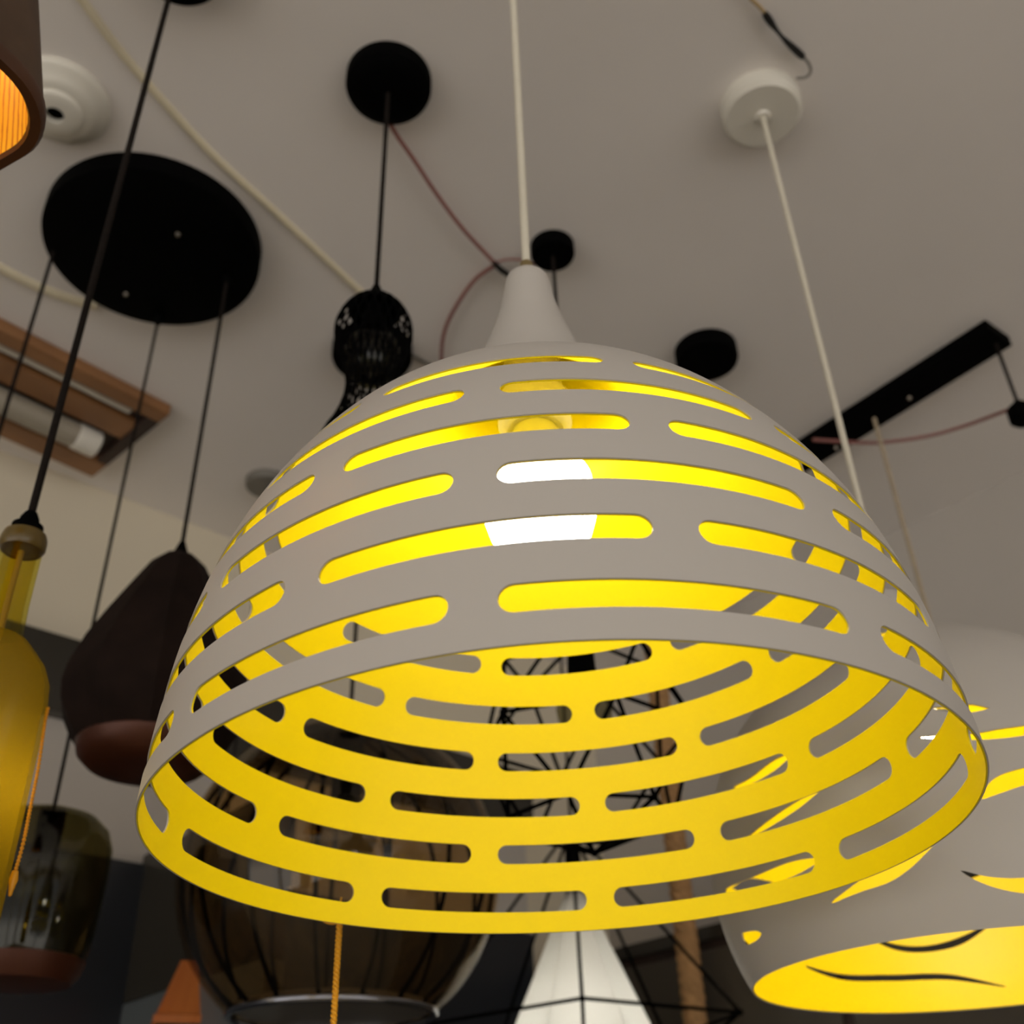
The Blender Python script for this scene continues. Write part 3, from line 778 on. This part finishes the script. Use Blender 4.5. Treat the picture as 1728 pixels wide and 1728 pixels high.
MB().lathe((X, Y), [(0, zc + RG * .94), (.018, zc + RG * .94), (.018, zc + RG * .5), (0, zc + RG * .49)], 24).link('socket', M['black'], gl)
MB().sphere((X, Y, zc + RG * .28), .04, 24, 1.2).link('bulb', M['smoke'], gl)

# ---------------------------------------------------------------- geometric wire cage pendants
def cage_part(name, parent, nodes, edges, r):
    m = MB()
    for a, b in edges: m.tube([nodes[a], nodes[b]], r, 8)
    for q in nodes: m.sphere(q, r * 1.7, 10)
    return m.link(name, M['black'], parent)
def ringpts(X, Y, r, z, n, ph): return [Vector((X + r * math.cos(2 * PI * (k + ph) / n), Y + r * math.sin(2 * PI * (k + ph) / n), z)) for k in range(n)]
zt = zat(CX, CY, 1075); zb_ = zat(CX, CY, 1440); dzz = zt - zb_
wc = thing('pendant_lamp', 'black geometric wire cage pendant seen through slots behind the white dome', 'pendant lamp', (CX, CY, zt))
s_ = mpp(CX, CY, HC)
MB().lathe((CX, CY), canopy_prof(37 * s_, .022), 48).link('canopy', M['black'], wc)
MB().tube([(CX, CY, zt), (CX, CY, HC - .022)], .0026, 10).link('cord', M['blackcord'], wc)
nd = [Vector((CX, CY, zt))] + ringpts(CX, CY, .085, zt - dzz * .14, 6, 0.2) + ringpts(CX, CY, .115, zt - dzz * .5, 6, .7) + ringpts(CX, CY, .085, zt - dzz * .86, 6, .2) + [Vector((CX, CY, zb_))]
ed = []
for k in range(6):
    k2 = (k + 1) % 6
    ed += [(0, 1 + k), (1 + k, 1 + k2), (1 + k, 7 + k), (1 + k2, 7 + k), (7 + k, 7 + k2), (13 + k, 7 + k), (13 + k2, 7 + k), (13 + k, 13 + k2), (13 + k, 19)]
cage_part('wire_cage', wc, nd, ed, .0021)
MB().lathe((CX, CY), [(0, zt), (.014, zt - .004), (.016, zt - .05), (0, zt - .052)], 24).link('socket', M['black'], wc)
MB().sphere((CX, CY, zt - .085), .03, 20, 1.2).link('bulb', M['smoke'], wc)

P_ = atd(978, 1650, 1.6); X, Y = P_.x, P_.y
s_ = mpp(X, Y, P_.z)
za = zat(X, Y, 1480); zb_ = zat(X, Y, 1900)
wp = thing('pendant_lamp', 'white fabric cone pendant inside a black wire cage at the bottom edge', 'pendant lamp', (X, Y, za))
zap = zat(X, Y, 1395)
r0 = 110 * s_ / (za - zat(X, Y, 1728)) * (za - zb_)
MB().lathe((X, Y), [(.010, za - .014), (r0, zb_), (r0 - .002, zb_), (.008, za - .018)], 6, loop=True).link('cone_shade', M['fabric'], wp, angle=20)
MB().tube([(X, Y, zap), (X, Y, HC)], .0024, 10).link('cord', M['blackcord'], wp)
MB().lathe((X, Y), [(0, zap), (.010, zap - .004), (.014, za + .0), (.014, za - .02), (.012, za - .05), (0, za - .05)], 24).link('socket', M['black'], wp)
MB().sphere((X, Y, zat(X, Y, 1790)), .035, 24).link('bulb', M['bulb3'], wp)
zr = zat(X, Y, 1732); rr_ = 262 * s_
nd = [Vector((X, Y, zap))] + ringpts(X, Y, rr_, zr, 5, -1.28) + [Vector((X, Y, zr - .5 * (zap - zr)))]
ed = [(0, 1 + k) for k in range(5)] + [(1 + k, 1 + (k + 1) % 5) for k in range(5)] + [(6, 1 + k) for k in range(5)]
cage_part('wire_cage', wp, nd, ed, .0026)

# rope in the far corner
P_ = atd(1165, 1650, 1.82); X, Y = P_.x, P_.y
m = MB()
n_ = 420; zl = -.35; rad = 20 * mpp(X, Y, P_.z)
for s in range(3):
    m.tube([(X + rad * .5 * math.cos(i / 2.4 + s * 2 * PI / 3), Y + rad * .5 * math.sin(i / 2.4 + s * 2 * PI / 3), HC - (HC - zl) * i / n_) for i in range(n_ + 1)], rad * .56, 8)
tag(m.link('rope', M['rope']), 'thick tan jute rope hanging behind the white globe lamp', 'rope')

# dark partition on the left, dark cabinet along the right wall, orange tapered shade on the partition shelf
PU = .74
zt_ = onplane(240, 1444, U, PU).z; zs_ = onplane(200, 1697, U, PU).z
pt = thing('display_partition', 'dark olive display partition in the lower left, behind the smoked jar lamp', 'partition', U * PU + W * 1.49 + UP * (-Z0))
MB().box(U * (PU + .015) + W * 1.49 + UP * ((zt_ + zs_) / 2), U * .015, W * .21, UP * ((zt_ - zs_) / 2)).link('upper_panel', M['cabinet'], pt, bevel=.003)
o = MB().box(U * (PU + .015) + W * 1.49 + UP * ((zs_ - Z0) / 2), U * .015, W * .21, UP * ((zs_ + Z0) / 2)).link('lower_panel', M['slate'], pt, bevel=.003); o['label'] = 'blue grey lower panel'
zc_ = onplane(1080, 1592, U, 1.6).z
cb = thing('cabinet', 'dark brown cabinet along the far wall under the rope', 'cabinet', U * 1.72 + W * .1 + UP * (-Z0))
MB().box(U * 1.72 + W * .33 + UP * ((zc_ - Z0) / 2), U * .118, W * 1.34, UP * ((zc_ + Z0) / 2 - .015)).link('body', M['darkwood'], cb, bevel=.003)
MB().box(U * 1.715 + W * .33 + UP * (zc_ - .0125), U * .125, W * 1.35, UP * .0125).link('top', M['cabinet'], cb, bevel=.003)
for k in range(4):
    MB().box(U * 1.598 + W * (-.66 + k * .66) + UP * ((zc_ - Z0) / 2), U * .006, W * .32, UP * ((zc_ + Z0) / 2 - .04)).link('door', M['door'], cb, bevel=.003)

P_ = atd(346, 1680, 1.5); X, Y = P_.x, P_.y
s_ = mpp(X, Y, P_.z); zt = zat(X, Y, 1632); zb_ = zat(X, Y, 1740)
ol = thing('pendant_lamp', 'orange wooden tapered pendant shade behind the smoked amber globe', 'pendant lamp', (X, Y, zt))
def sq(h, z): return rounded(h * s_, 3 * s_, (X, Y), .33, z, 4)
loft(MB(), [sq(48, zt), sq(76, zb_ + .012), sq(80, zb_ + .01), sq(80, zb_), sq(72, zb_), sq(70, zb_ + .012), sq(44, zt - .004)], True, True).link('shade', M['orangewood'], ol)
MB().tube([(X, Y, zt), (X, Y, HC - .01)], .0022, 8).link('cord', M['blackcord'], ol)
MB().lathe((X, Y), canopy_prof(.040, .016), 40).link('canopy', M['greywire'], ol)

# ---------------------------------------------------------------- camera and light
cam = bpy.data.cameras.new('camera'); co = bpy.data.objects.new('camera', cam); C.objects.link(co)
R = Matrix((RX, -RY, -RZ)).transposed().to_4x4()
co.matrix_world = Matrix.Translation((0, 0, Z0)) @ R
cam.sensor_width = 36; cam.sensor_fit = 'HORIZONTAL'; cam.lens = 36 * F / 1728
cam.clip_start = 0.02
cam.dof.use_dof = True; cam.dof.focus_distance = 0.50; cam.dof.aperture_fstop = 10
sc = bpy.context.scene
sc.camera = co
w = bpy.data.worlds.new('daylight'); sc.world = w; w.use_nodes = True
# unseen light added below the horizon to lift the ceiling, sky dimmed above it
N = w.node_tree.nodes; L = w.node_tree.links; bg = N['Background']
tc = N.new('ShaderNodeTexCoord'); sx = N.new('ShaderNodeSeparateXYZ'); rp = N.new('ShaderNodeValToRGB'); mr = N.new('ShaderNodeMapRange')
mr.inputs['From Min'].default_value = -1; mr.inputs['From Max'].default_value = 1
L.new(tc.outputs['Generated'], sx.inputs[0]); L.new(sx.outputs['Z'], mr.inputs['Value']); L.new(mr.outputs[0], rp.inputs['Fac'])
rp.color_ramp.elements[0].position = 0.46; rp.color_ramp.elements[0].color = (1.0, .95, .90, 1)
rp.color_ramp.elements[1].position = 0.54; rp.color_ramp.elements[1].color = (.27, .265, .26, 1)
L.new(rp.outputs['Color'], bg.inputs['Color']); bg.inputs['Strength'].default_value = 1.85
sc.view_settings.view_transform = 'Standard'; sc.view_settings.look = 'None'
sc.view_settings.exposure = 0.0; sc.view_settings.gamma = 1.0
sc.view_settings.use_curve_mapping = False
sc.cycles.max_bounces = 10; sc.cycles.transparent_max_bounces = 16
sc.cycles.sample_clamp_indirect = 6.0
sc.cycles.use_denoising = True
